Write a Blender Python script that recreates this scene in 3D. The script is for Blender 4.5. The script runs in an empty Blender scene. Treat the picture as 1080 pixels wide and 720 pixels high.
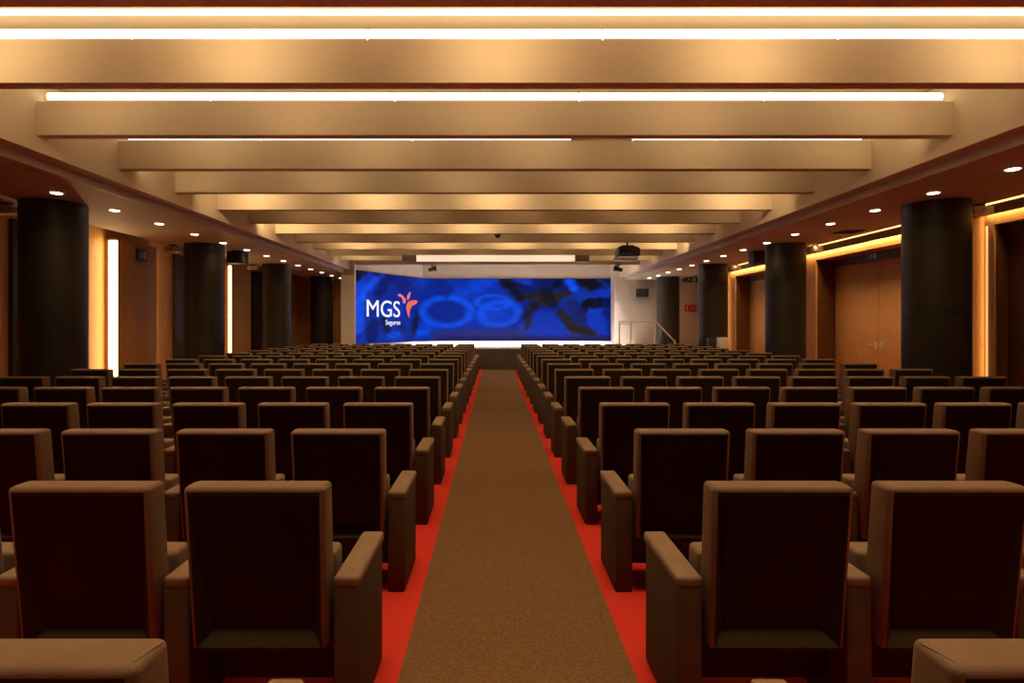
import bpy, bmesh, math, random
from mathutils import Vector, Matrix
random.seed(7)
sc = bpy.context.scene
COL = sc.collection
W = 0.62            # seat pitch
CZ = 1.472          # eye height
F = 569.0           # focal length in pixels of a 1080 wide frame
def ZH(h): return CZ + h * W

# ------------------------------------------------------------------ materials
def mat(name, color, rough=0.6, metal=0.0, emit=None, strength=0.0, spec=0.5):
    m = bpy.data.materials.new(name); m.use_nodes = True
    b = m.node_tree.nodes['Principled BSDF']
    b.inputs['Base Color'].default_value = (*color, 1)
    b.inputs['Roughness'].default_value = rough
    b.inputs['Metallic'].default_value = metal
    b.inputs['Specular IOR Level'].default_value = spec
    if emit:
        b.inputs['Emission Color'].default_value = (*emit, 1)
        b.inputs['Emission Strength'].default_value = strength
    return m

def noisy(name, c1, c2, scale=(1, 1, 1), nscale=5.0, rough=0.6, bump=0.0, bscale=200.0, detail=4.0, spec=0.4, sheen=0.0):
    m = mat(name, c1, rough, spec=spec)
    nt = m.node_tree; b = nt.nodes['Principled BSDF']
    tc = nt.nodes.new('ShaderNodeTexCoord'); mp = nt.nodes.new('ShaderNodeMapping')
    mp.inputs['Scale'].default_value = scale
    nt.links.new(tc.outputs['Object'], mp.inputs['Vector'])
    n = nt.nodes.new('ShaderNodeTexNoise'); n.inputs['Scale'].default_value = nscale; n.inputs['Detail'].default_value = detail
    nt.links.new(mp.outputs['Vector'], n.inputs['Vector'])
    r = nt.nodes.new('ShaderNodeValToRGB')
    r.color_ramp.elements[0].position = 0.32; r.color_ramp.elements[0].color = (*c1, 1)
    r.color_ramp.elements[1].position = 0.68; r.color_ramp.elements[1].color = (*c2, 1)
    nt.links.new(n.outputs['Fac'], r.inputs['Fac']); nt.links.new(r.outputs['Color'], b.inputs['Base Color'])
    if bump:
        n2 = nt.nodes.new('ShaderNodeTexNoise'); n2.inputs['Scale'].default_value = bscale; n2.inputs['Detail'].default_value = 2
        nt.links.new(mp.outputs['Vector'], n2.inputs['Vector'])
        bp = nt.nodes.new('ShaderNodeBump'); bp.inputs['Strength'].default_value = bump; bp.inputs['Distance'].default_value = 0.003
        nt.links.new(n2.outputs['Fac'], bp.inputs['Height']); nt.links.new(bp.outputs['Normal'], b.inputs['Normal'])
    if sheen: b.inputs['Sheen Weight'].default_value = sheen
    return m

def speckle(name, c1, c2, c3, rough=0.95):
    m = mat(name, c1, rough, spec=0.1)
    nt = m.node_tree; b = nt.nodes['Principled BSDF']
    tc = nt.nodes.new('ShaderNodeTexCoord')
    v = nt.nodes.new('ShaderNodeTexNoise'); v.inputs['Scale'].default_value = 95; v.inputs['Detail'].default_value = 3
    n = nt.nodes.new('ShaderNodeTexNoise'); n.inputs['Scale'].default_value = 2.2; n.inputs['Detail'].default_value = 5
    for t in (v, n): nt.links.new(tc.outputs['Object'], t.inputs['Vector'])
    r = nt.nodes.new('ShaderNodeValToRGB')
    r.color_ramp.elements[0].position = 0.38; r.color_ramp.elements[0].color = (*c1, 1)
    r.color_ramp.elements[1].position = 0.62; r.color_ramp.elements[1].color = (*c2, 1)
    nt.links.new(v.outputs['Fac'], r.inputs['Fac'])
    mx = nt.nodes.new('ShaderNodeMix'); mx.data_type = 'RGBA'
    mx.inputs[7].default_value = (*c3, 1)
    k = nt.nodes.new('ShaderNodeMath'); k.operation = 'MULTIPLY'; k.inputs[1].default_value = 0.45
    nt.links.new(n.outputs['Fac'], k.inputs[0]); nt.links.new(k.outputs[0], mx.inputs[0])
    nt.links.new(r.outputs['Color'], mx.inputs[6]); nt.links.new(mx.outputs[2], b.inputs['Base Color'])
    bp = nt.nodes.new('ShaderNodeBump'); bp.inputs['Strength'].default_value = 0.5; bp.inputs['Distance'].default_value = 0.004
    nt.links.new(v.outputs['Fac'], bp.inputs['Height']); nt.links.new(bp.outputs['Normal'], b.inputs['Normal'])
    return m

M = {}
M['cream'] = noisy('cream_paint', (.66, .56, .40), (.70, .60, .43), nscale=1.5, rough=.75)
M['soffit'] = noisy('soffit_paint', (.60, .53, .36), (.64, .56, .39), nscale=1.2, rough=.7)
M['lip'] = mat('soffit_edge_paint', (.60, .53, .43), .6)
M['white'] = noisy('white_paint', (.62, .54, .47), (.66, .58, .50), nscale=1.5, rough=.75)
M['wood'] = noisy('oak_veneer', (.50, .275, .095), (.60, .34, .125), scale=(6, 6, .35), nscale=6, rough=.5, detail=6, spec=.2)
M['wood_dark'] = noisy('dark_brown_wood', (.11, .048, .018), (.14, .062, .024), scale=(6, 6, .35), nscale=6, rough=.5, detail=6, spec=.2)  # darker brown wood for the portal linings and the near doors
M['charcoal'] = noisy('charcoal_cladding', (.022, .017, .011), (.032, .025, .016), nscale=3, rough=.5, spec=.3)
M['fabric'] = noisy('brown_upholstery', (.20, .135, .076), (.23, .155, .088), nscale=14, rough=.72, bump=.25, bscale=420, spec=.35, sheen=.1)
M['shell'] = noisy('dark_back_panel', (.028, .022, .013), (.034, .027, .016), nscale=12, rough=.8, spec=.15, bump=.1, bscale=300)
M['base'] = mat('black_plinth', (.012, .009, .008), .7)
M['side_shade'] = noisy('side_shade_upholstery', (.085, .060, .034), (.10, .070, .040), nscale=14, rough=.75, bump=.25, bscale=420, spec=.3)  # upholstery darkened to paint in the shade on the arm sides
M['rear_shade'] = noisy('rear_shade_upholstery', (.036, .027, .014), (.043, .032, .017), nscale=12, rough=.85, bump=.1, bscale=300, spec=.12)  # upholstery darkened to paint in the shade on the chair rears
M['piping'] = mat('seam_piping', (.26, .18, .105), .7)
M['red'] = speckle('red_carpet', (.46, .032, .020), (.53, .040, .024), (.56, .043, .026))
M['brown'] = speckle('brown_carpet', (.115, .066, .030), (.185, .110, .052), (.145, .085, .040))
M['stagewhite'] = mat('stage_floor_white', (.85, .84, .84), .35)
M['stagefront'] = noisy('stage_front_dark', (.050, .032, .022), (.065, .042, .028), nscale=3, rough=.6)
M['black'] = mat('black_plastic', (.015, .014, .014), .45)
M['grey'] = mat('grey_plastic', (.20, .19, .18), .4)
M['beige'] = mat('beige_plastic', (.78, .68, .50), .5)
M['endbox'] = mat('brown_box', (.22, .15, .09), .5)
M['recess_shade'] = mat('recess_shade_strip', (.20, .13, .075), .6)  # dark tone standing in for shade in the recess
M['metal'] = mat('brushed_metal', (.74, .68, .60), .45, .35)
M['housing'] = mat('white_enamel', (.8, .78, .74), .4)
M['tube'] = mat('glowing_tube', (1, .9, .8), .5, emit=(1.0, .80, .52), strength=2.9)
M['cove'] = mat('cove_diffuser', (1, .9, .8), .5, emit=(1.0, .62, .24), strength=2.2)
M['dimstrip'] = mat('dim_strip_diffuser', (1, .9, .8), .5, emit=(1.0, .50, .14), strength=1.0)
M['strip'] = mat('strip_diffuser', (1, .9, .8), .5, emit=(1.0, .72, .36), strength=9.0)
M['ceilstrip'] = mat('ceiling_strip_diffuser', (1, .9, .8), .5, emit=(1.0, .80, .50), strength=1.9)
M['lens'] = mat('downlight_lens', (1, .95, .9), .4, emit=(1.0, .86, .66), strength=9.0)
M['lens_off'] = mat('unlit_lens', (.45, .38, .3), .3)
M['stagelamp'] = mat('stage_light_diffuser', (1, .95, .9), .4, emit=(1.0, .80, .58), strength=.75)
M['signred'] = mat('sign_red', (.55, .03, .03), .5)
M['signwhite'] = mat('sign_white', (.75, .72, .68), .5)
M['signgreen'] = mat('sign_green', (.03, .10, .05), .5)
M['logowhite'] = mat('logo_white', (0, 0, 0), 1, emit=(1, 1, 1), strength=1.0)
M['logopink'] = mat('logo_pink', (0, 0, 0), 1, emit=(1.0, .20, .22), strength=.85)
M['logocoral'] = mat('logo_coral', (0, 0, 0), 1, emit=(1.0, .16, .08), strength=.80)

# ------------------------------------------------------------------ helpers
def box(bm, x0, x1, y0, y1, z0, z1):
    if x0 > x1: x0, x1 = x1, x0
    if y0 > y1: y0, y1 = y1, y0
    if z0 > z1: z0, z1 = z1, z0
    v = [bm.verts.new((x, y, z)) for z in (z0, z1) for y in (y0, y1) for x in (x0, x1)]
    for f in ((0, 2, 3, 1), (4, 5, 7, 6), (0, 1, 5, 4), (2, 6, 7, 3), (0, 4, 6, 2), (1, 3, 7, 5)):
        bm.faces.new([v[i] for i in f])
    return v

def tube(bm, pts, r, n=10):
    rings = []
    for i, p in enumerate(pts):
        p = Vector(p)
        a = Vector(pts[max(i - 1, 0)]); b = Vector(pts[min(i + 1, len(pts) - 1)])
        d = (b - a).normalized()
        u = d.cross(Vector((0, 0, 1)))
        if u.length < 1e-3: u = d.cross(Vector((0, 1, 0)))
        u.normalize(); v = d.cross(u)
        rings.append([bm.verts.new(p + r * (math.cos(t) * u + math.sin(t) * v)) for t in [2 * math.pi * k / n for k in range(n)]])
    for a, b in zip(rings, rings[1:]):
        for k in range(n):
            bm.faces.new((a[k], a[(k + 1) % n], b[(k + 1) % n], b[k]))
    bm.faces.new(rings[0][::-1]); bm.faces.new(rings[-1])

def lathe(bm, prof, cx=0, cy=0, n=32):
    rings = [[bm.verts.new((cx + r * math.cos(2 * math.pi * k / n), cy + r * math.sin(2 * math.pi * k / n), z)) for k in range(n)] for r, z in prof]
    for a, b in zip(rings, rings[1:]):
        for k in range(n):
            bm.faces.new((a[k], a[(k + 1) % n], b[(k + 1) % n], b[k]))
    bm.faces.new(rings[0][::-1]); bm.faces.new(rings[-1])

def prism(bm, poly, y0, y1):
    """poly: list of (x, z), extruded along y"""
    a = [bm.verts.new((x, y0, z)) for x, z in poly]; b = [bm.verts.new((x, y1, z)) for x, z in poly]
    n = len(poly)
    bm.faces.new(a); bm.faces.new(b[::-1])
    for i in range(n): bm.faces.new((a[i], b[i], b[(i + 1) % n], a[(i + 1) % n]))

def prism_x(bm, poly, x0, x1):
    """poly: list of (y, z), extruded along x"""
    a = [bm.verts.new((x0, y, z)) for y, z in poly]; b = [bm.verts.new((x1, y, z)) for y, z in poly]
    n = len(poly)
    bm.faces.new(a); bm.faces.new(b[::-1])
    for i in range(n): bm.faces.new((a[i], b[i], b[(i + 1) % n], a[(i + 1) % n]))

def mesh_of(name, bm, m, bevel=0.0, seg=2, smooth=False, angle=35):
    bmesh.ops.recalc_face_normals(bm, faces=bm.faces)
    if bevel:
        es = [e for e in bm.edges if len(e.link_faces) == 2 and e.calc_face_angle(0) > math.radians(angle)]
        bmesh.ops.bevel(bm, geom=es, offset=bevel, segments=seg, affect='EDGES', profile=.5, clamp_overlap=True)
    me = bpy.data.meshes.new(name); bm.to_mesh(me); bm.free()
    me.materials.append(m)
    if smooth or bevel:
        for p in me.polygons: p.use_smooth = True
        try: me.set_sharp_from_angle(angle=math.radians(40))
        except Exception: pass
    return me

def obj(name, bm, m, parent=None, loc=None, **kw):
    o = bpy.data.objects.new(name, mesh_of(name, bm, m, **kw)); COL.objects.link(o)
    if parent: o.parent = parent
    if loc: o.location = loc
    return o

def tag(o, label=None, cat=None, group=None, kind=None):
    if label: o['label'] = label
    if cat: o['category'] = cat
    if group: o['group'] = group
    if kind: o['kind'] = kind
    return o

def empty(name, loc, label, cat, group=None, kind=None, rz=0):
    o = bpy.data.objects.new(name, None); COL.objects.link(o)
    o.location = loc; o.rotation_euler = (0, 0, rz); o.empty_display_size = .1
    return tag(o, label, cat, group, kind)

def struct(name, bm, m, **kw):
    return tag(obj(name, bm, m, **kw), kind='structure')

def dup(root):
    r = root.copy(); COL.objects.link(r)
    for ch in root.children:
        c = ch.copy(); COL.objects.link(c); c.parent = r
        for g in ch.children:
            d = g.copy(); COL.objects.link(d); d.parent = c
    return r

LIGHTK = 1.0
def area(name, loc, rot, sx, sy, power, color, parent=None, spread=None):
    l = bpy.data.lights.new(name, 'AREA'); l.shape = 'RECTANGLE'; l.size = sx; l.size_y = sy
    l.energy = power * LIGHTK; l.color = color
    if spread: l.spread = math.radians(spread)
    o = bpy.data.objects.new(name, l); COL.objects.link(o); o.location = loc; o.rotation_euler = rot
    return o
def spot(name, loc, power, color, angle=100, blend=.8, rot=(0, 0, 0), r=.05):
    l = bpy.data.lights.new(name, 'SPOT'); l.energy = power * LIGHTK; l.color = color
    l.spot_size = math.radians(angle); l.spot_blend = blend; l.shadow_soft_size = r
    o = bpy.data.objects.new(name, l); COL.objects.link(o); o.location = loc; o.rotation_euler = rot
    return o
ORD = ['zeroth', 'first', 'second', 'third', 'fourth', 'fifth', 'sixth', 'seventh', 'eighth', 'ninth', 'tenth', 'eleventh',
       'twelfth', 'thirteenth', 'fourteenth', 'fifteenth', 'sixteenth', 'seventeenth', 'eighteenth']
WARM = (1.0, .56, .24)
WARM2 = (1.0, .52, .20)

# ------------------------------------------------------------------ layout numbers
Y0 = -3.2
ENDY = 20.3; SCRY = 21.0; STAGEY = 17.56; STAGEZ = .71; SZ0_ = CZ - 1.01 * W - .022
XF = 7.58 * W          # fascia
XL = 7.9 * W           # lower lip
XS = 11.0 * W          # outer soffit edge
ZS = ZH(2.7); ZL = ZH(2.86); ZB = ZH(3.13); ZT = CZ + 2.286; ZC = CZ + 2.52
XWL = 12.0 * W         # left wall backing
XWR = 11.7 * W; XDR = 12.4 * W; XD2 = 12.0 * W
ZTOP = ZH(3.15)

# floor
bm = bmesh.new(); box(bm, -13 * W, 13.2 * W, Y0, 21.6, -.1, 0); struct('floor', bm, M['red'])
bm = bmesh.new(); box(bm, -.645 * W, .946 * W, Y0, STAGEY - .003, 0, .006)
tag(obj('aisle_carpet', bm, M['brown']), 'speckled brown carpet runner down the aisle between red strips', 'carpet')
# side walkways are brown as well
# ceiling slab over the beams
bm = bmesh.new(); box(bm, -XF - .1, XF + .1, Y0, 21.4, ZC, ZC + .15); struct('ceiling', bm, M['cream'])
# fascias (vertical inner faces of the lowered side ceilings)
n_tr = [0]
def trim(bm, m, **kw):
    n_tr[0] += 1
    return struct('trim_%d' % n_tr[0], bm, m, **kw)
for s in (-1, 1):
    ye = ENDY if s > 0 else ENDY
    bm = bmesh.new(); box(bm, s * XF, s * (XF + .08), Y0, 21.4, ZL, ZC); trim(bm, M['cream'])
    # stepped edge: recessed groove then lower lip
    bm = bmesh.new()
    prism(bm, [(s * (XF + .08), ZL), (s * XL, ZL), (s * XL, ZS), (s * (XL + .05), ZS), (s * (XL + .05), ZL + .05), (s * (XF + .08), ZL + .05)], Y0, ye)
    trim(bm, M['lip'])
    # lowered side ceiling
    bm = bmesh.new(); box(bm, s * (XL + .05), s * XS, Y0, ye, ZS, ZS + .10)
    struct('ceiling_' + ('right' if s > 0 else 'left'), bm, M['soffit'])
    # top of the slot beside the wall
    bm = bmesh.new(); box(bm, s * (XS - .1), s * 13.0 * W, Y0, ye, ZTOP, ZTOP + .1)
    box(bm, s * (XS - .1), s * (XS - .05), Y0, ye, ZS + .1, ZTOP)
    trim(bm, M['soffit'])

# ------------------------------------------------------------------ walls
# left wall: oak backing, proud oak panels, charcoal pilasters
bm = bmesh.new(); box(bm, -XWL - .15, -XWL, Y0, ENDY, 0, ZTOP); struct('wall_left', bm, M['wood'])
XP = 11.6 * W
for (a, b) in ((1.9, 3.6), (6.1, 7.85), (10.29, 11.47), (14.73, 15.9)):
    bm = bmesh.new(); box(bm, -XWL, -XP, a, b, 0, ZH(2.62))
    box(bm, -XWL, -XP - .01, a + .0, b - .0, ZH(2.62), ZH(2.64))
    trim(bm, M['wood'], bevel=.004)
for (a, b) in ((4.4, 5.8), (8.1, 9.5), (12.3, 13.7), (16.3, 17.7)):
    bm = bmesh.new(); box(bm, -XWL, -XP - .18, a + .15, b, 0, ZH(2.62)); trim(bm, M['charcoal'], bevel=.004)
# end walls
bm = bmesh.new(); box(bm, -XWL - .15, -8.03 * W, ENDY, ENDY + .15, 0, ZTOP); struct('wall_end_left', bm, M['wood'])
bm = bmesh.new()
box(bm, 7.27 * W, 13.2 * W, ENDY, ENDY + .15, 0, ZC)
box(bm, 7.27 * W, 7.27 * W + .12, ENDY + .15, 21.4, 0, ZC)
struct('wall_end_right', bm, M['white'])
bm = bmesh.new(); box(bm, -13 * W, 13.2 * W, Y0 - .15, Y0, 0, ZC + .15); struct('wall_back', bm, M['charcoal'])
# wall around the screen
bm = bmesh.new()
box(bm, -8.03 * W, 7.27 * W, SCRY + .06, SCRY + .2, 0, ZC)
struct('wall_stage', bm, M['white'])
bm = bmesh.new()   # left pilaster and side wall of the stage
box(bm, -8.03 * W, -7.33 * W, 17.45, 17.62, 0, ZC)
box(bm, -8.03 * W, -7.85 * W, 17.62, SCRY + .06, 0, ZC)
# slanted wall carrying the angled screen
A0 = Vector((-7.37 * W, 17.66)); A1 = Vector((-4.46 * W, SCRY))
def slab(bm, p, q, t, z0, z1):
    d = (q - p).normalized(); n = Vector((-d.y, d.x)) * t
    v = [bm.verts.new((c.x, c.y, z)) for z in (z0, z1) for c in (p, q, q + n, p + n)]
    for f in ((0, 1, 2, 3), (7, 6, 5, 4), (0, 4, 5, 1), (1, 5, 6, 2), (2, 6, 7, 3), (3, 7, 4, 0)): bm.faces.new([v[i] for i in f])
dd = (A1 - A0).normalized(); nn = Vector((-dd.y, dd.x))
slab(bm, A0 + nn * .06, A1 + nn * .06, .12, 0, ZC)
struct('wall_stage_side', bm, M['white'])

# right wall with portals
portals = [(4.7, 7.85, XD2), (9.4, 12.2, XDR), (13.5, 16.3, XDR)]
ZP = ZH(2.34); ZD = ZH(2.10)
bm = bmesh.new()
ys = Y0
for (a, b, xd) in portals:
    box(bm, XWR, 12.6 * W, ys, a, 0, ZTOP)
    box(bm, XWR, 12.6 * W, a, b, ZP, ZTOP)
    box(bm, xd, 12.6 * W, a, b, ZD, ZP)
    box(bm, 12.6 * W, 12.8 * W, a, b, 0, ZTOP)
    ys = b
box(bm, XWR, 12.6 * W, ys, 16.9, 0, ZTOP)
box(bm, 12.3 * W, 12.6 * W, 16.9, ENDY, 0, ZTOP)
# dark strip painting in the shaded recess under the light slot
struct('wall_right', bm, M['wood'])
bm = bmesh.new(); box(bm, XWR - .09, XWR - .0005, Y0, 16.9, ZH(2.62), ZH(2.78)); box(bm, XWR - .09, XWR - .08, Y0, 16.9, ZH(2.56), ZH(2.62)); trim(bm, M['recess_shade'])
for i, (a, b, xd) in enumerate(portals):
    dr = bpy.data.objects.new('door_%d' % (i + 1), None); COL.objects.link(dr); dr['kind'] = 'structure'
    dr.location = (xd, (a + b) / 2, 0)
    mid = (a + b) / 2 if i else (a + b) / 2
    wm = M['wood_dark'] if i == 0 else M['wood']
    for (p, q, hy) in ((a + .02, mid - .006, mid - .09), (mid + .006, b - .02, mid + .09)):
        bm = bmesh.new(); box(bm, 0, .05, p - (a + b) / 2, q - (a + b) / 2, .01, ZD - .01)
        if p < mid - .5:
            fb = bmesh.new(); L = (b - a) / 2
            box(fb, XWR + .04 - xd, -.001, L - .025, L, 0, ZP); box(fb, XWR + .04 - xd, -.001, -L, -L + .025, 0, ZP); box(fb, -.02, -.001, -L + .025, L - .025, ZD, ZP)
            obj('door_frame', fb, M['wood_dark'], dr)
        lf = obj('door_leaf', bm, wm, dr, bevel=.004)
        bm = bmesh.new(); y = hy - (a + b) / 2
        tube(bm, [(0, y, 1.06), (-.05, y, 1.06), (-.055, y + (.10 if hy < mid else .10) * (-1 if hy < mid else 1), 1.06)], .011)
        box(bm, -.008, 0, y - .03, y + .03, .98, 1.12)
        obj('door_handle', bm, M['metal'], lf)

# ------------------------------------------------------------------ stage
def plan(bm, pts, z0, z1):
    a = [bm.verts.new((x, y - STAGEY, z0)) for x, y in pts]; b = [bm.verts.new((x, y - STAGEY, z1)) for x, y in pts]
    n = len(pts); bm.faces.new(a[::-1]); bm.faces.new(b)
    for i in range(n): bm.faces.new((a[i], a[(i + 1) % n], b[(i + 1) % n], b[i]))
stg = empty('stage', (0, STAGEY, 0), 'low dark-fronted stage with a glossy white floor under the screen', 'stage')
SP = [(-7.28 * W, STAGEY), (8.45 * W, STAGEY), (8.45 * W, 20.28), (7.25 * W, 20.28), (7.25 * W, 20.99), (-4.46 * W, 20.99), (-7.28 * W, 17.68)]
bm = bmesh.new(); plan(bm, SP, 0, STAGEZ - .03); obj('stage_front', bm, M['stagefront'], stg)
bm = bmesh.new(); plan(bm, [(x, y - (.02 if y < 17.6 else 0)) for x, y in SP], STAGEZ - .03, STAGEZ); obj('stage_floor', bm, M['stagewhite'], stg)
bm = bmesh.new()
a0 = (-7.20 * W, 17.60); a1 = (-4.46 * W, 20.98); b1 = (7.25 * W, 20.98)
f0 = (-6.75 * W, 17.58); f1 = (-4.20 * W, 20.45); g1 = (7.25 * W, 20.45)
for (p, q, r_, t) in ((a0, a1, f1, f0), (a1, b1, g1, f1)):
    v = [bm.verts.new((x, y - STAGEY, z)) for (x, y, z) in ((*p, SZ0_), (*q, SZ0_), (*r_, STAGEZ + .008), (*t, STAGEZ + .008), (*p, STAGEZ), (*q, STAGEZ), (*r_, STAGEZ), (*t, STAGEZ))]
    for fc in ((0, 1, 2, 3), (7, 6, 5, 4), (0, 4, 5, 1), (1, 5, 6, 2), (2, 6, 7, 3), (3, 7, 4, 0)): bm.faces.new([v[k] for k in fc])
obj('screen_plinth', bm, M['stagewhite'], stg)
# steps at the right end
st = empty('stage_steps', (8.5 * W, 18.2, 0), 'white steps going down from the stage under the handrail', 'steps')
for k in range(4):
    bm = bmesh.new(); box(bm, k * .26, k * .26 + .28, -.62, .42, 0, STAGEZ - (k + 1) * .142); obj('step', bm, M['white'], st, bevel=.004)
# handrail
hr = empty('handrail', (6.6 * W, 17.75, STAGEZ), 'thin pale metal handrail beside the stage steps, sloping down at its end', 'handrail')
x0 = 0; x1 = (8.5 - 6.6) * W; x2 = (9.55 - 6.6) * W
bm = bmesh.new(); tube(bm, [(x0, 0, 0), (x0, 0, .84), (x0 + .02, 0, .86), (x1, 0, .86), (x1 + .03, 0, .85), (x2, 0, .86 - .66), (x2 + .03, 0, .86 - .72)], .022); obj('rail', bm, M['metal'], hr, smooth=True)
for xx in (.38, x1):
    bm = bmesh.new(); tube(bm, [(xx, 0, 0), (xx, 0, .86)], .018); obj('post', bm, M['metal'], hr, smooth=True)
bm = bmesh.new(); tube(bm, [(x2 - .02, 0, -STAGEZ + .01), (x2 - .02, 0, .25)], .018); obj('post', bm, M['metal'], hr, smooth=True)
bm = bmesh.new(); tube(bm, [(0, 0, .78), (.38, 0, .78)], .015); obj('rail', bm, M['metal'], hr, smooth=True)

# ------------------------------------------------------------------ screen
SZ0 = ZH(-1.01); SZ1 = ZH(2.86); SH = SZ1 - SZ0
def ell(u, v, cu, cv, a, b, rot=0):
    c, s = math.cos(rot), math.sin(rot); x = (u - cu); y = (v - cv)
    x, y = x * c + y * s, -x * s + y * c
    return math.sqrt((x / a) ** 2 + (y / b) ** 2)
def sm(a, b, t):
    t = max(0, min(1, (t - a) / (b - a))); return t * t * (3 - 2 * t)
def mixc(a, b, t): return tuple(a[i] * (1 - t) + b[i] * t for i in range(3))
DARK = (.006, .005, .010); BL = (.003, .045, .50); BR = (.004, .115, .95); NV = (.003, .012, .15); OL = (.022, .018, .012)
def band(px, py, ax, ay, bx, by, wd, soft=2.0):
    dx, dy = bx - ax, by - ay; L2 = dx * dx + dy * dy
    t = max(0, min(1, ((px - ax) * dx + (py - ay) * dy) / L2))
    d = math.hypot(px - ax - t * dx, py - ay - t * dy) + 1.3 * math.sin(px * .37 + py * .21) * math.sin(py * .45 - px * .13)
    return 1 - sm(wd - soft, wd + soft, d)
def pic(px, py):
    """colour at photograph-like picture coordinates of the screen content (375..648, 286..362)"""
    c = mixc(NV, BL, .55 + .35 * math.sin(px * .045 + 1.0) * math.cos(py * .05))
    c = mixc(c, BL, .25)
    h = sm(505, 560, px); c = mixc(c, NV, h * (.45 + .35 * math.sin(px * .11 + py * .16) * math.sin(py * .19 - px * .07)))
    c = mixc(c, BR, .30 * sm(.3, 1, math.sin(px * .09 + 2) * math.sin(py * .12 + px * .03)))
    # folds on the angled part
    for (ax, ay, bx, by, wd, col, k) in (
        (372, 300, 392, 284, 5, DARK, .85), (380, 318, 405, 288, 3, BR, .6), (398, 312, 412, 290, 3.5, NV, .9),
        (392, 330, 415, 292, 2.5, NV, .8), (430, 300, 426, 292, 3, NV, .8), (410, 352, 450, 350, 3, BR, .5),
        (436, 350, 441, 330, 3.2, DARK, .85), (408, 348, 404, 338, 4, DARK, .75), (392, 355, 394, 342, 6, NV, .9),
        (425, 345, 432, 356, 5, NV, .7), (378, 345, 380, 320, 5, BR, .6)):
        c = mixc(c, col, k * band(px, py, ax, ay, bx, by, wd))
    # letter shapes made of light rings
    e = ell(px, py, 471, 328, 28, 16.5); c = mixc(c, (.003, .025, .30), .9 * (1 - sm(.55, .95, e)))
    c = mixc(c, BR, .62 * (sm(.60, .90, e) * (1 - sm(.94, 1.18, e))))
    e = ell(px, py, 527, 330, 23, 14, -.1); c = mixc(c, (.003, .06, .6), .6 * (1 - sm(.7, .9, e)))
    c = mixc(c, BR, .60 * (sm(.55, .84, e) * (1 - sm(.94, 1.2, e))))
    e = ell(px, py, 520, 318, 19, 8); c = mixc(c, BR, .55 * (sm(.6, .85, e) * (1 - sm(.98, 1.2, e))))
    c = mixc(c, NV, .7 * band(px, py, 495, 300, 491, 284, 4))
    # purple-grey table area at the bottom
    t = sm(344, 352, py + (px - 480) * .02) * sm(448, 462, px)
    c = mixc(c, (.035, .035, .16), .75 * t)
    c = mixc(c, BL, .8 * band(px, py, 590, 345, 575, 340, 13, 5))
    # dark angular marks on the right half
    for (ax, ay, bx, by, wd, col, k) in (
        (532, 296, 560, 308, 5.5, DARK, .9), (545, 306, 598, 303, 5, NV, .9), (550, 313, 600, 309, 4, OL, .95), (560, 322, 590, 314, 4, OL, .9),
        (556, 345, 558, 330, 3.5, OL, .9), (572, 298, 582, 292, 4.5, DARK, .85), (540, 291, 565, 297, 4, BL, .5),
        (598, 296, 604, 304, 3, BR, .6), (592, 330, 604, 344, 5.5, OL, .95), (603, 344, 624, 350, 5, OL, .95),
        (612, 291, 625, 305, 6, DARK, .95), (625, 300, 640, 291, 5, DARK, .8), (600, 290, 612, 312, 3.5, BR, .6),
        (612, 313, 642, 308, 4.5, BL, .8), (613, 330, 620, 320, 4, DARK, .9), (620, 319, 645, 319, 5.5, DARK, .95),
        (632, 294, 645, 304, 2, BR, .6), (600, 318, 615, 308, 6, (.006, .04, .30), .7),
        (628, 338, 638, 345, 9, BL, .9), (536, 300, 548, 312, 5, DARK, .8), (566, 296, 590, 300, 6, NV, .8), (575, 306, 583, 320, 5, DARK, .7), (604, 322, 612, 336, 7, (.01, .02, .14), .8), (585, 300, 592, 292, 4, DARK, .8), (618, 296, 640, 299, 5, DARK, .7), (640, 320, 646, 350, 5, NV, .6), (565, 322, 552, 333, 4, DARK, .6), (376, 296, 374, 290, 5, DARK, .9), (398, 292, 402, 286, 5, DARK, .8), (414, 292, 424, 305, 4, NV, .7), (455, 292, 470, 305, 8, NV, .5), (500, 300, 515, 292, 9, BR, .3), (590, 352, 560, 350, 5, BL, .6)):
        c = mixc(c, col, k * band(px, py, ax, ay, bx, by, wd))
    c = mixc(c, (.01, .012, .12), .7 * sm(352, 356, py) * sm(450, 470, px))
    c = tuple(k ** 1.12 for k in c)
    n = math.sin(px * .31 - py * .53) * .06
    return tuple(max(0, k * (1 + n)) for k in c)
def screen_mesh(name, p, q, nu, nv):
    me = bpy.data.meshes.new(name); V = []; Fc = []; C = []
    for j in range(nv + 1):
        for i in range(nu + 1):
            t = i / nu; P = p.lerp(q, t); z = SZ0 + SH * j / nv
            V.append((P.x, P.y, z))
            px = 522 + F * P.x / P.y; 
            # picture row: content is drawn on the panel in panel height
            py = 359 - (j / nv) * 66
            C.append(pic(px, py))
    for j in range(nv):
        for i in range(nu):
            a = j * (nu + 1) + i; Fc.append((a, a + 1, a + nu + 2, a + nu + 1))
    me.from_pydata(V, [], Fc)
    ca = me.color_attributes.new('picture', 'FLOAT_COLOR', 'POINT')
    for i, c in enumerate(C): ca.data[i].color = (*c, 1)
    m = bpy.data.materials.get('screen_picture')
    if not m:
        m = mat('screen_picture', (0, 0, 0), .6, spec=.05); nt = m.node_tree; b = nt.nodes['Principled BSDF']
        at = nt.nodes.new('ShaderNodeVertexColor'); at.layer_name = 'picture'
        nt.links.new(at.outputs['Color'], b.inputs['Emission Color']); b.inputs['Emission Strength'].default_value = 1.0
    me.materials.append(m); me.validate()
    return me
scr = empty('led_screen', (0, SCRY, SZ0), 'wide blue video screen bent at one side, showing a logo, above the stage', 'screen')
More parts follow.
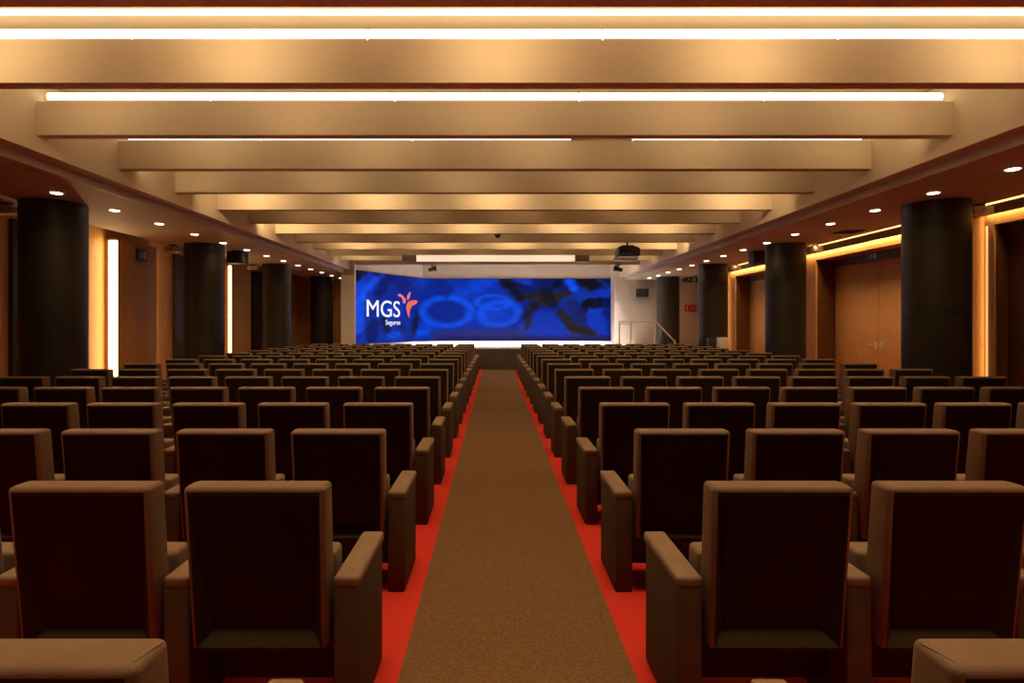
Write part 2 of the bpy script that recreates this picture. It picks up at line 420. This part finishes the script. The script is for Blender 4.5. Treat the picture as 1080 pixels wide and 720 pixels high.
for nm, p, q, nu in (('display_panel', A1, Vector((7.50 * W, SCRY)), 260), ('display_panel', A0, A1, 90)):
    o = bpy.data.objects.new(nm, screen_mesh(nm, p, q, nu, 80)); COL.objects.link(o); o.parent = scr; o.location = (0, -SCRY, -SZ0)
bm = bmesh.new()
box(bm, A1.x + .01, 7.50 * W - .01, SCRY + .01, SCRY + .055, SZ0 - .02, SZ1 + .02)
slab(bm, A0 + nn * .01, A1 + nn * .01, .04, SZ0 - .02, SZ1 + .02)
o = obj('screen_frame', bm, M['black'], scr); o.location = (0, -SCRY, -SZ0)
# plinth under the screen (white)
# logo on the angled part.  u = distance along panel from its near end
ang = math.atan2(dd.y, dd.x)
def on_panel(px, py):
    """point on the angled panel that carries picture position px, py"""
    k = (px - 522) / F
    # solve A0 + t*(A1-A0): x = k*y
    D = A1 - A0; t = (k * A0.y - A0.x) / (D.x - k * D.y)
    P = A0 + D * t
    z = CZ + (342 - py) * P.y / F
    return P, z
def text(s, px0, px1, pyb, pyt, m, squeeze=True, boldoff=0.0):
    cu = bpy.data.curves.new('lettering', 'FONT'); cu.body = s; cu.extrude = .004; cu.offset = boldoff
    t = bpy.data.objects.new('lettering', cu); COL.objects.link(t)
    bpy.context.view_layer.update()
    me = bpy.data.meshes.new_from_object(t); bpy.data.objects.remove(t)
    xs = [v.co.x for v in me.vertices]; yt = [v.co.y for v in me.vertices]
    P0, z0 = on_panel(px0, pyb); P1, _ = on_panel(px1, pyb); _, z1 = on_panel(px0, pyt)
    L = (P1 - P0).length; a, b = min(xs), max(xs); h = max(yt)
    for v in me.vertices:
        u = (v.co.x - a) / (b - a); vv = v.co.y / h
        P = P0.lerp(P1, u) - nn * (.012 + v.co.z)
        v.co = (P.x, P.y - SCRY, z0 + vv * (z1 - z0) - SZ0)
    me.materials.clear(); me.materials.append(m)
    o = bpy.data.objects.new('lettering', me); COL.objects.link(o); o.parent = scr
    return o
def glyph(polys, name, m):
    bm = bmesh.new()
    for poly in polys:
        vs = []
        for (px, py) in poly:
            P, z = on_panel(px, py); P = P - nn * .012
            vs.append(bm.verts.new((P.x, P.y - SCRY, z - SZ0)))
        bm.faces.new(vs)
    g = bmesh.ops.extrude_face_region(bm, geom=bm.faces[:])
    for v in [e for e in g['geom'] if isinstance(e, bmesh.types.BMVert)]:
        v.co.x -= nn.x * .006; v.co.y -= nn.y * .006
    return obj(name, bm, m, scr)
text('MGS', 386.6, 421.5, 333.6, 315.6, M['logowhite'], boldoff=.0)
text('Seguros', 406.5, 421.8, 342.3, 337.2, M['logowhite'], boldoff=.0)
glyph([[(419.5, 310.0), (421.5, 309.6), (424.5, 311.6), (427, 314.6), (427.9, 317.8), (426.8, 319.8), (425.0, 319.9), (424.4, 318.5), (424.6, 316.2), (423.2, 313.8), (421.2, 312.4), (419.6, 312.2)]], 'emblem', M['logopink'])
glyph([[(429.0, 315.2), (429.2, 311.6), (430.6, 309.2), (433.0, 307.4), (432.6, 309.6), (431.9, 312.6), (430.8, 315.6), (429.6, 316.4)]], 'emblem', M['logopink'])
glyph([[(431.3, 335.4), (429.4, 331.0), (428.2, 326.0), (428.4, 321.6), (430.4, 318.2), (434.0, 316.6), (437.6, 316.4), (440.0, 317.4), (439.2, 320.2), (436.6, 321.4), (434.0, 322.8), (432.4, 325.6), (431.6, 330.0)]], 'emblem', M['logocoral'])

# ------------------------------------------------------------------ beams
BY = lambda i: 4.335 + 1.197 * (i - 1)
BN = ['zero', 'nearest', 'second', 'third', 'fourth', 'fifth', 'sixth', 'seventh', 'eighth', 'ninth', 'tenth', 'eleventh', 'twelfth', 'thirteenth']
for i in range(0, 13):
    y = BY(i)
    bm = bmesh.new(); box(bm, -XF, XF, 0, .12 if i else .165, ZB, ZT)
    o = obj('ceiling_beam', bm, M['cream'], None, (0, y, 0), bevel=.004)
    o['kind'] = 'thing'
    if i < 1: lab = 'cream cross beam cut off by the top edge, only its dark underside showing'
    else: lab = 'cream ceiling cross beam, %s full beam down from the top edge' % ORD[i]
    tag(o, lab, 'beam', 'ceiling cross beams')

# battens lying on the first three beams
def batten(x0, x1, y, z, lab, grp):
    e = empty('tube_light', ((x0 + x1) / 2, y, z), lab, 'tube light', grp)
    L = (x1 - x0) / 2
    bm = bmesh.new(); box(bm, -L + .005, L - .005, .0, .08, 0, .022); obj('housing', bm, M['housing'], e)
    bm = bmesh.new()
    prism_x(bm, [(.038 + .046 * math.cos(t), .064 + .046 * math.sin(t)) for t in [2 * math.pi * k / 12 for k in range(12)]], -L + .008, L - .008)
    obj('tube', bm, M['tube'], e, smooth=True)
    return e
segs = {1: [(-4.66, -2.93), (-2.93, -1.03), (-1.03, .87), (.87, 2.77), (2.77, 4.66)],
        2: [(-4.62, -2.93), (-2.93, -1.03), (-1.03, .87), (.87, 2.77), (2.77, 4.62)],
        3: [(-4.60, -2.93), (-2.93, -1.03), (-1.03, .96), (1.73, 2.77), (2.77, 4.60)]}
for b_, ss in segs.items():
    for k, (a, c) in enumerate(ss):
        batten(a, c, BY(b_) + .02, ZT, 'warm tube light on the %s cross beam, %s of five from the light-strip wall' % (
            {1: 'largest', 2: 'second', 3: 'third'}[b_], ORD[k + 1]), 'tube lights on the %s beam' % {1: 'largest', 2: 'second', 3: 'third'}[b_])
# led line on the ceiling above the first beam
bm = bmesh.new(); box(bm, -4.66, 4.66, -.035, .035, -.012, 0)
o = obj('light_strip', bm, M['ceilstrip'], None, (0, 4.345, ZC - .001)); tag(o, 'thin bright light line running across the ceiling behind the topmost beam', 'light strip')
for i, pw in ((0, 0), (1, 2.5), (2, 4), (3, 3)):
    if i > 0: area('tube_lamp_up', (0, BY(i) + .06, ZT + .10), (math.pi, 0, 0), 9.2, .08, pw, WARM)
for i, pw in ((0, 4.6), (1, 1.4), (2, 1.3), (3, 1.3), (4, 6.2), (5, .9), (6, 6.4), (7, .9), (8, 6.4), (9, .9), (10, 3.6)):  # tube-light bays hold added fill lamps that brighten the next beam face
    n = 5
    for k in range(n):
        x = (k - 2) * 2.02 + (0 if i == 0 else .5 * (i % 3 - 1))
        if abs(x) > 4.5: x = math.copysign(4.4, x)
        area('bay_lamp', (x, BY(i) + (.19 if i == 0 else .16), ZT - .04), (math.radians(76), 0, 0), .3, .06, pw * 1.25, (1, .68, .36), spread=125)
for i in ():
    area('bay_lamp', (0, BY(i) + .16, ZT + .03), (math.radians(110), 0, math.pi), 9, .06, 3, WARM)

# ------------------------------------------------------------------ stage lights on the eleventh beam
sl = empty('stage_light_bar', (.02, 15.11, ZB - .172), 'long glowing light bar with dark end boxes hanging across the ceiling before the stage', 'light bar')
bm = bmesh.new(); box(bm, -2.22, 2.22, 0, .06, 0, .17); obj('diffuser', bm, M['stagelamp'], sl)
for s in (-1, 1):
    bm = bmesh.new(); box(bm, s * 2.22, s * 2.62, -.02, .2, -.005, .171); obj('end_box', bm, M['endbox'], sl, bevel=.006)
bm = bmesh.new(); box(bm, -2.22, 2.22, .06, .12, -.003, .171); obj('housing', bm, M['housing'], sl)
for k in range(5):
    area('stage_wash', (-3 + 1.75 * k, 18.1, ZC - .10), (math.radians(12), 0, 0), .6, .2, 7, (1, .76, .60))
area('stage_floor_wash', (1.0, 19.7, ZC - .08), (0, 0, 0), 6.6, .3, 480, (1, .90, .82), spread=56)

# black spotlights above the screen
def spotlight(x, y, z, lab, tilt):
    e = empty('spotlight', (x, y, z), lab, 'spotlight', 'spotlights over the stage')
    bm = bmesh.new(); tube(bm, [(0, 0, 0), (0, 0, .14)], .012); box(bm, -.05, .05, -.05, .05, .12, ZC * 0 + .14); obj('bracket', bm, M['black'], e)
    bm = bmesh.new()
    prof = [(.03, -.14), (.06, -.13), (.075, .02), (.095, .12), (.095, .14)]
    lathe(bm, prof, n=20); bmesh.ops.rotate(bm, verts=bm.verts, cent=(0, 0, 0), matrix=Matrix.Rotation(math.radians(75), 3, 'Y') if tilt > 0 else Matrix.Rotation(math.radians(-75), 3, 'Y'))
    obj('body', bm, M['black'], e, smooth=True)
spotlight(-66 * 17.6 / F, 17.6, ZB - .14, 'black stage spotlight hanging over the bent side of the screen', 1)
spotlight(130 * 17.6 / F, 17.6, ZB - .14, 'black stage spotlight hanging over the screen edge beside the handrail wall', -1)

# smoke sensor / dome camera
e = empty('dome_camera', (3 * 11.56 / F, 11.56, ZB), 'small black dome camera under a middle ceiling beam', 'camera')
bm = bmesh.new(); lathe(bm, [(.07, 0), (.07, -.03), (.055, -.06), (.03, -.085), (.005, -.095)], n=20); obj('dome', bm, M['black'], e, smooth=True)
bm = bmesh.new(); lathe(bm, [(.075, 0), (.075, -.012)], n=20); obj('mount', bm, M['grey'], e)

# projector
pz = CZ + 1.62
pj = empty('projector', (3.11, 12.774, pz), 'dark projector hanging from the ceiling beams by a pole', 'projector')
bm = bmesh.new(); box(bm, -.19, .23, -.20, .20, -.02, .14); obj('body', bm, M['black'], pj, bevel=.03, seg=3)
bm = bmesh.new(); box(bm, -.22, .20, -.17, .17, -.09, -.015); obj('lower_housing', bm, M['grey'], pj, bevel=.02, seg=3)
bm = bmesh.new(); prism_x(bm, [(-.02 + .06 * math.cos(t), .05 + .06 * math.sin(t)) for t in [2 * math.pi * k / 20 for k in range(20)]], .20, .27)
bm.free(); bm = bmesh.new(); lathe(bm, [(.05, 0), (.055, .03), (.045, .05)], n=20); bmesh.ops.rotate(bm, verts=bm.verts, cent=(0, 0, 0), matrix=Matrix.Rotation(math.radians(-90), 3, 'X'))
o = obj('lens', bm, M['grey'], pj, smooth=True); o.location = (.05, .19, .06)
bm = bmesh.new(); box(bm, -.16, .20, -.14, .14, .14, .17); box(bm, -.1, .14, -.1, .1, .17, .20); obj('mount_plate', bm, M['black'], pj, bevel=.005)
bm = bmesh.new(); tube(bm, [(.02, 0, .19), (.02, 0, (ZB - pz) / 1.2)], .022); obj('pole', bm, M['black'], pj, smooth=True); pj.scale = (1.2, 1.2, 1.2)

# ------------------------------------------------------------------ round columns
CD = [7.5, 11.38, 15.15, 19.1]
for s in (-1, 1):
    for k, d in enumerate(CD):
        side = 'the light-strip wall' if s < 0 else 'the double doors'
        e = empty('round_column', (s * 9.88 * W, d, 0), 'tall charcoal round column on the side of %s, %s from the near end' % (side, ORD[k + 1]), 'column', 'round charcoal columns', 'thing')
        R = .385
        bm = bmesh.new(); lathe(bm, [(R + .008, 0), (R + .008, .10), (R + .001, .104)], n=64); obj('base_ring', bm, M['black'], e, smooth=True)
        bm = bmesh.new()
        for h in range(2):
            pass
        lathe(bm, [(R, .10), (R, 1.62), (R - .006, 1.623), (R - .006, 1.629), (R, 1.632), (R, ZS - .001)], n=72); obj('shaft', bm, M['charcoal'], e, smooth=True)
        # beige emergency box beside each column under the lowered ceiling
        x = s * 10.95 * W - s * .02; y = d - .02 if s < 0 else d + .05
        if k < 3:
            b = empty('emergency_light', (x, y, ZS), 'beige box light under the side ceiling, beside the %s column by %s' % (ORD[k + 1], side), 'emergency light', 'emergency lights beside the columns')
            bm = bmesh.new(); box(bm, -.14, .14, -.09, .09, -.15, -.035); obj('case', bm, M['beige'], b, bevel=.012)
            bm = bmesh.new(); box(bm, -.05, .05, -.05, .05, -.04, .0); obj('mount', bm, M['black'], b)
            bm = bmesh.new(); lathe(bm, [(.03, 0), (.034, .01), (.02, .014)], n=16); bmesh.ops.rotate(bm, verts=bm.verts, cent=(0, 0, 0), matrix=Matrix.Rotation(math.radians(90), 3, 'X'))
            o = obj('lamp', bm, M['lens_off'], b, smooth=True); o.location = (0, -.09, -.09)

# hanging dark loudspeakers
for s, X in ((-1, 9.45), (1, 9.70)):
    e = empty('ceiling_speaker', (s * X * W, 12.15, ZS), 'dark rectangular loudspeaker under the side ceiling on the side of %s' % ('the light-strip wall' if s < 0 else 'the double doors'), 'loudspeaker', 'loudspeakers under the side ceilings')
    bm = bmesh.new(); box(bm, -.19, .19, 0, .26, -.29, -.02); obj('cabinet', bm, M['charcoal'], e, bevel=.01)
    bm = bmesh.new(); box(bm, -.17, .17, -.008, 0, -.27, -.04); obj('speaker_grille', bm, M['black'], e)
    bm = bmesh.new(); box(bm, -.08, .08, .06, .2, -.02, 0); obj('bracket', bm, M['black'], e)

# ------------------------------------------------------------------ downlights
nl = 0
for s in (-1, 1):
    for k in range(14):
        y = 5.80 + 1.05 * k
        if s < 0 and k == 0: continue
        if any(math.hypot(9.0 * W - 9.79 * W, y - c) < .55 for c in CD): y_ = y
        lab = 'small lit downlight in the side ceiling near the %s, %s from the near end' % (('light-strip wall', ORD[k]) if s < 0 else ('double doors', ORD[k + 1]))
        e = empty('downlight', (s * 8.98 * W, y, ZS), lab, 'downlight', 'downlights in the side ceilings')
        bm = bmesh.new(); lathe(bm, [(.085, 0), (.088, -.006), (.068, -.008), (.066, -.002)], n=24); obj('trim_ring', bm, M['lip'], e, smooth=True)
        bm = bmesh.new(); lathe(bm, [(.062, -.009), (.058, -.0135)], n=24); obj('lens', bm, M['lens'], e, smooth=True)
        spot('downlight_lamp', (s * 8.98 * W, y, ZS - .03), 13, (1, .66, .36), 125, .9, r=.05)
e = empty('downlight', (-8.1 * W - .02, 5.88, ZS), 'unlit round downlight in the side ceiling by the stepped edge', 'downlight')
bm = bmesh.new(); lathe(bm, [(.10, 0), (.104, -.006), (.08, -.008)], n=24); obj('trim_ring', bm, M['lip'], e, smooth=True)
bm = bmesh.new(); lathe(bm, [(.078, -.009), (.07, -.012)], n=24); obj('lens', bm, M['lens_off'], e, smooth=True)
# ceiling grilles
for (x, y) in ((10.25 * W, 9.7),):
    e = empty('air_vent', (x, y, ZS), 'dark square air vent in the side ceiling near the double doors', 'vent')
    bm = bmesh.new()
    box(bm, -.25, .25, -.25, -.22, -.012, 0); box(bm, -.25, .25, .22, .25, -.012, 0); box(bm, -.25, -.22, -.22, .22, -.012, 0); box(bm, .22, .25, -.22, .22, -.012, 0)
    obj('vent_frame', bm, M['lip'], e)
    bm = bmesh.new()
    box(bm, -.22, .22, -.22, .22, -.003, 0)
    for k in range(9): box(bm, -.22, .22, -.20 + k * .05, -.185 + k * .05, -.012, -.003)
    obj('vent_grille', bm, M['black'], e)

# ------------------------------------------------------------------ cove lights and vertical strips
for (a, b, nm) in ((4.0, 8.0, 'outermost doorway at the photo edge'), (9.0, 12.6, 'wide oak double doors'), (13.0, 16.6, 'double doors closest to the stage')):
    bm = bmesh.new(); box(bm, -.02, 0, a - (a + b) / 2, b - (a + b) / 2, -.025, .025)
    mm = M['cove']
    o = obj('light_strip', bm, mm, None, (XWR - .001, (a + b) / 2, ZH(2.87))); tag(o, 'warm cove light line along the wall top above the ' + nm, 'light strip', 'cove lights over the doors')
    pw = 22 if a > 8 else 12
    area('door_wash', (XS - .1, (a + b) / 2, ZS - .01), (0, math.radians(-18), 0), .05, 2.4, 9 if a > 8 else 2, (1, .60, .28), spread=70)
    area('cove_lamp', (XWR - .045, (a + b) / 2, ZH(2.60)), (0, math.radians(-12), 0), .05, b - a - .1, pw, (1, .60, .25))
# left vertical strips on the near edges of the proud panels
for (y, z1, lab) in ((10.29, 2.58, 'wide glowing vertical light strip on the oak wall beside the first column'), (14.73, 2.58, 'narrow glowing vertical light strip seen just past the second column')):
    bm = bmesh.new(); box(bm, -11.87 * W if y < 12 else -11.72 * W, -XP - .006, -.014, -.001, .02, ZH(z1) - .0)
    o = obj('light_strip', bm, M['strip'], None, (0, y, 0)); tag(o, lab, 'light strip', 'vertical light strips on the oak wall')
    area('strip_lamp', (-(XWL + XP) / 2 + .02, y - .03, 1.6), (math.radians(-90), 0, 0), .12, 3.0, 8, WARM)
area('strip_lamp', (-XWL + .15, 11.6, 1.6), (math.radians(90), 0, math.radians(0)), .1, 3.0, 5, WARM2)
# right vertical strip at the portal edge
bm = bmesh.new(); box(bm, -.012, 0, -.012, .012, 0, ZH(2.33)); o = obj('light_strip', bm, M['dimstrip'], None, (XWR - .001, 7.95, 0)); tag(o, 'thin warm vertical light line beside the dark doorway at the photo edge', 'light strip')
area('strip_lamp', (XWR - .05, 8.0, 1.7), (math.radians(90), 0, math.radians(-25)), .02, 2.8, 3.2, WARM2)
# opposite end glow behind columns
area('strip_lamp', (XWR - .15, 12.75, 1.7), (math.radians(90), 0, math.radians(-60)), .05, 3.0, 3, WARM2)
area('strip_lamp', (XWR - .15, 16.7, 1.7), (math.radians(90), 0, math.radians(-60)), .05, 3.0, 3, WARM2)

# ------------------------------------------------------------------ signs, wall speaker, lectern stand
def exit_sign(loc, w, h, lab, axis, grp='exit signs'):
    e = empty('exit_sign', loc, lab, 'exit sign', grp, rz=axis)
    bm = bmesh.new(); box(bm, -w / 2, w / 2, -.03, 0, -h / 2, h / 2); obj('sign_board', bm, M['signgreen'], e, bevel=.004)
    bm = bmesh.new()
    s = h * .8
    # running figure and door
    box(bm, w * .12, w * .36, -.033, -.0305, -s * .42, s * .42)
    lathe(bm, [(s * .09, 0), (s * .09, .003)], n=12)
    vs = [v for v in bm.verts[8:]]
    bmesh.ops.rotate(bm, verts=vs, cent=(0, 0, 0), matrix=Matrix.Rotation(math.radians(90), 3, 'X'))
    bmesh.ops.translate(bm, verts=vs, vec=(-w * .12, -.0305, s * .32))
    for poly in ([(-w * .18, s * .2), (-w * .04, s * .2), (-w * .06, -s * .08), (-w * .16, -s * .08)],
                 [(-w * .06, -s * .05), (w * .04, -s * .22), (w * .0, -s * .26), (-w * .11, -s * .1)],
                 [(-w * .16, -s * .05), (-w * .11, -s * .08), (-w * .18, -s * .3), (-w * .32, -s * .32), (-w * .32, -s * .26), (-w * .22, -s * .24)],
                 [(-w * .04, s * .2), (w * .06, s * .06), (w * .03, s * .02), (-w * .06, s * .12)]):
        prism(bm, poly, -.033, -.0305)
    obj('pictogram', bm, M['signwhite'], e)
    return e
exit_sign((-XP + .001, 10.95, ZH(2.26)), .30, .24, 'small dark exit sign on the oak panel beside the wide light strip', math.radians(90))
exit_sign((XDR - .001, 10.95, ZH(2.23)), .32, .15, 'small dark exit sign over the wide oak double doors', math.radians(-90))
exit_sign((206 * ENDY / F, ENDY - .001, CZ + 47 * ENDY / F), .55, .18, 'dark exit sign high on the white wall near the stage', 0)
fs = empty('fire_sign', (206 * ENDY / F, ENDY - .001, CZ + 17 * ENDY / F), 'red fire equipment sign with white symbols on the white wall near the stage', 'sign')
bm = bmesh.new(); box(bm, -.22, -.01, -.012, 0, -.13, .13); box(bm, .01, .22, -.012, 0, -.13, .13); obj('sign_board', bm, M['signred'], fs)
bm = bmesh.new(); prism(bm, [(-.13, -.09), (-.10, -.09), (-.10, .04), (-.115, .07), (-.13, .04)], -.015, -.0125); prism(bm, [(-.18, .03), (-.14, .06), (-.14, .08), (-.18, .05)], -.015, -.0125)
box(bm, .05, .18, -.015, -.0125, -.02, .01); box(bm, .07, .10, -.015, -.0125, .02, .08); box(bm, .13, .16, -.015, -.0125, -.08, -.03)
obj('pictogram', bm, M['signwhite'], fs)
ws = empty('wall_speaker', (154 * ENDY / F, ENDY, CZ + 33 * ENDY / F), 'black loudspeaker mounted on the white wall beside the screen', 'loudspeaker')
bm = bmesh.new(); box(bm, -.21, .21, -.30, -.06, -.15, .15); obj('cabinet', bm, M['black'], ws, bevel=.012)
bm = bmesh.new(); box(bm, -.19, .19, -.312, -.30, -.13, .13); obj('speaker_grille', bm, M['black'], ws)
bm = bmesh.new(); box(bm, -.05, .05, -.06, 0, -.06, .06); obj('bracket', bm, M['grey'], ws)
# white literature stand near the third right column
ls = empty('leaflet_stand', (5.85, 13.85, 0), 'small white stand with a paper box on top beside the third column', 'stand')
bm = bmesh.new(); lathe(bm, [(.16, 0), (.16, .015), (.02, .03), (.018, .86)], n=24); obj('pedestal', bm, M['housing'], ls, smooth=True)
bm = bmesh.new(); box(bm, -.12, .12, -.1, .1, .86, 1.14); obj('box', bm, M['housing'], ls, bevel=.006)
# dark equipment case next to it
ec = empty('equipment_case', (226 * 13.65 / F, 16.4, 0), 'slim dark equipment case standing before the third column beside the white stand', 'case')
ec.location = (5.835, 14.47, 0)
bm = bmesh.new(); box(bm, -.11, .11, -.13, .13, .06, 1.09); obj('body', bm, M['black'], ec, bevel=.01)
for sx in (-1, 1):
    for sy in (-1, 1):
        bm = bmesh.new(); lathe(bm, [(.03, 0), (.03, .06)], n=12); o = obj('foot', bm, M['grey'], ec); o.location = (sx * .08, sy * .10, 0)

# ------------------------------------------------------------------ chairs
def lerp(a, b, t): return a + (b - a) * t
ZBT = .897
def back_bm():
    """Upholstered back; rear face carries a recess that deepens downwards"""
    bm = bmesh.new()
    zt, zb = ZBT, .285
    hw = .251; hb = .243
    def yr(z): return -.100 + .050 * (zt - z) / (zt - zb)
    T = .100
    P = [(-hb, zb), (hb, zb), (hw, zt), (-hw, zt)]
    A = [bm.verts.new((x, yr(z), z)) for x, z in P]
    Bf = [bm.verts.new((x, yr(z) + T + .02 * (zt - z) / (zt - zb), z)) for x, z in P]
    bm.faces.new(Bf[::-1]); n = len(P)
    for i in range(n): bm.faces.new((A[i], Bf[i], Bf[(i + 1) % n], A[(i + 1) % n]))
    bt, bb, bs = .032, .020, .019
    Q = [(-hb + bs, zb + bb), (hb - bs, zb + bb), (hw - bs, zt - bt), (-hw + bs, zt - bt)]
    Cc = [bm.verts.new((x, yr(z), z)) for x, z in Q]
    for i in range(n): bm.faces.new((A[i], A[(i + 1) % n], Cc[(i + 1) % n], Cc[i]))
    R = [(-hb + bs + .048, zb + bb + .050, .052), (hb - bs - .048, zb + bb + .050, .052), (hw - bs - .006, zt - bt - .006, .006), (-hw + bs + .006, zt - bt - .006, .006)]
    D = [bm.verts.new((x, yr(z) + d, z)) for x, z, d in R]
    for i in range(n): bm.faces.new((Cc[i], Cc[(i + 1) % n], D[(i + 1) % n], D[i]))
    bm.faces.new(D)
    outer = [e for e in bm.edges if (e.verts[0] in A + Bf) and (e.verts[1] in A + Bf)]
    bmesh.ops.recalc_face_normals(bm, faces=bm.faces)
    dco = [v.co.copy() for v in D]
    bmesh.ops.bevel(bm, geom=outer, offset=.017, segments=4, affect='EDGES', profile=.5, clamp_overlap=True)
    return bm, dco, yr
def slab_quad(bm, pts, off):
    a = [bm.verts.new(p) for p in pts]; b = [bm.verts.new(p + off) for p in pts]
    bm.faces.new(a); bm.faces.new(b[::-1])
    n = len(pts)
    for i in range(n): bm.faces.new((a[i], b[i], b[(i + 1) % n], a[(i + 1) % n]))
def rbox(x0, x1, y0, y1, z0, z1, r=.012, seg=3):
    bm = bmesh.new(); box(bm, x0, x1, y0, y1, z0, z1)
    bmesh.ops.recalc_face_normals(bm, faces=bm.faces)
    bmesh.ops.bevel(bm, geom=bm.edges[:], offset=r, segments=seg, affect='EDGES', profile=.5)
    return bm
AW = .048     # half arm width
def make_chair(s, aisle):
    """s = direction away from the aisle. Chair origin: floor, centre of the seat, y = row position."""
    r = bpy.data.objects.new('auditorium_chair', None); COL.objects.link(r); r.empty_display_size = .1
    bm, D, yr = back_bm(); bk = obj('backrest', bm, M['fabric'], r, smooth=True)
    bk.data.materials.append(M['rear_shade'])  # rear faces and recess ledge take the shade-darkened tone
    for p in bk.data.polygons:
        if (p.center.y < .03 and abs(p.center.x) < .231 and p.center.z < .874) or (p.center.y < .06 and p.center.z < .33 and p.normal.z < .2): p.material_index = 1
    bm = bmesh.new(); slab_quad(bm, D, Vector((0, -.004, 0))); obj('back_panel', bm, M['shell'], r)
    zt = ZBT; yt = yr(zt)
    for sx in (-1, 1):
        bm = bmesh.new()
        tube(bm, [(sx * .245, yt + .080, zt - .004), (sx * .236, yt + .020, zt - .0005), (sx * .2325, yt + .004, zt - .009)], .0026, 6)
        obj('piping', bm, M['piping'], bk)
    # tipped-up seat hanging in front of the back, on a dark support box
    bm = rbox(-.232, .232, .095, .205, .30, .590, .020, 4); obj('seat', bm, M['fabric'], r, smooth=True)
    bm = bmesh.new(); box(bm, -.262, .262, .09, .26, .105, .295); box(bm, -.20, .20, .215, .235, .295, .42); obj('seat_support', bm, M['base'], r)
    ax = []
    off = .0
    ax.append(s * .31)
    if aisle: ax.append(-s * .31)
    for x in ax:
        bm = rbox(x - AW, x + AW, -.035, .41, .505, .552, .014, 4); obj('armrest', bm, M['fabric'], r, smooth=True)
        bm = rbox(x - AW + .0006, x + AW - .0006, -.0344, .38, .0, .515, .010, 3); obj('side_panel', bm, M['side_shade'], r, smooth=True)
    return r
protos = {(s, a): make_chair(s, a) for s in (-1, 1) for a in (True, False)}
first = {k: True for k in protos}
def x_of(s, j):
    # seat centres, from the measured arm positions
    return (1.645 + j) * W if s > 0 else -(1.375 + j) * W
nvis = {1: (1, 1), 2: (3, 3), 3: (5, 5), 4: (6, 6), 5: (8, 8)}
cnt = 0
for k in range(1, 17):
    for s in (-1, 1):
        n = nvis.get(k, (8, 8))[0 if s < 0 else 1]
        for j in range(n):
            key = (s, j == 0)
            if first[key]: o = protos[key]; first[key] = False
            else: o = dup(protos[key])
            o.location = (x_of(s, j), float(k), 0)
            side = 'double-door' if s > 0 else 'light-strip'
            seat = 'aisle seat' if j == 0 else '%s seat from aisle' % ORD[j + 1]
            if k <= 8: row = '%s row from photo bottom' % ORD[k]
            else: row = '%s row from stage' % ORD[17 - k]
            tag(o, 'brown chair, %s side, %s, %s' % (side, row, seat), 'chair', 'auditorium chairs on the %s side' % side)
            cnt += 1
print('chairs', cnt)

# added fill light, aimed down from the ceiling bays onto chairs and floor
for i, pw in ((-4, 30), (-3, 40), (-2, 46), (-1, 42), (0, 36), (1, 30), (2, 30), (3, 26), (4, 22), (5, 14), (6, 22), (7, 12), (8, 22), (9, 12), (10, 18)):
    area('bay_fill', (0, BY(i) + .66, ZC - .03), (0, 0, 0), 8.6, .12, pw * .62, (1, .63, .32), spread=34)

# ------------------------------------------------------------------ world, camera, view
w = bpy.data.worlds.new('world'); sc.world = w; w.use_nodes = True
w.node_tree.nodes['Background'].inputs[0].default_value = (1, .6, .35, 1); w.node_tree.nodes['Background'].inputs[1].default_value = 0.0
cam = bpy.data.cameras.new('camera'); co = bpy.data.objects.new('camera', cam); COL.objects.link(co)
co.location = (0, 0, CZ); co.rotation_euler = (math.radians(90), 0, 0)
cam.sensor_width = 36; cam.lens = 36 * F / 1080; cam.shift_x = 18 / 1080; cam.shift_y = -18 / 1080
cam.clip_start = .05; cam.clip_end = 100
sc.camera = co
sc.view_settings.view_transform = 'Standard'; sc.view_settings.look = 'None'; sc.view_settings.gamma = 1
sc.view_settings.use_curve_mapping = False
sc.view_settings.exposure = 0.0
sc.cycles.use_denoising = True
sc.cycles.max_bounces = 8; sc.cycles.diffuse_bounces = 4; sc.cycles.glossy_bounces = 3
sc.cycles.sample_clamp_indirect = 6
sc.cycles.caustics_reflective = False; sc.cycles.caustics_refractive = False
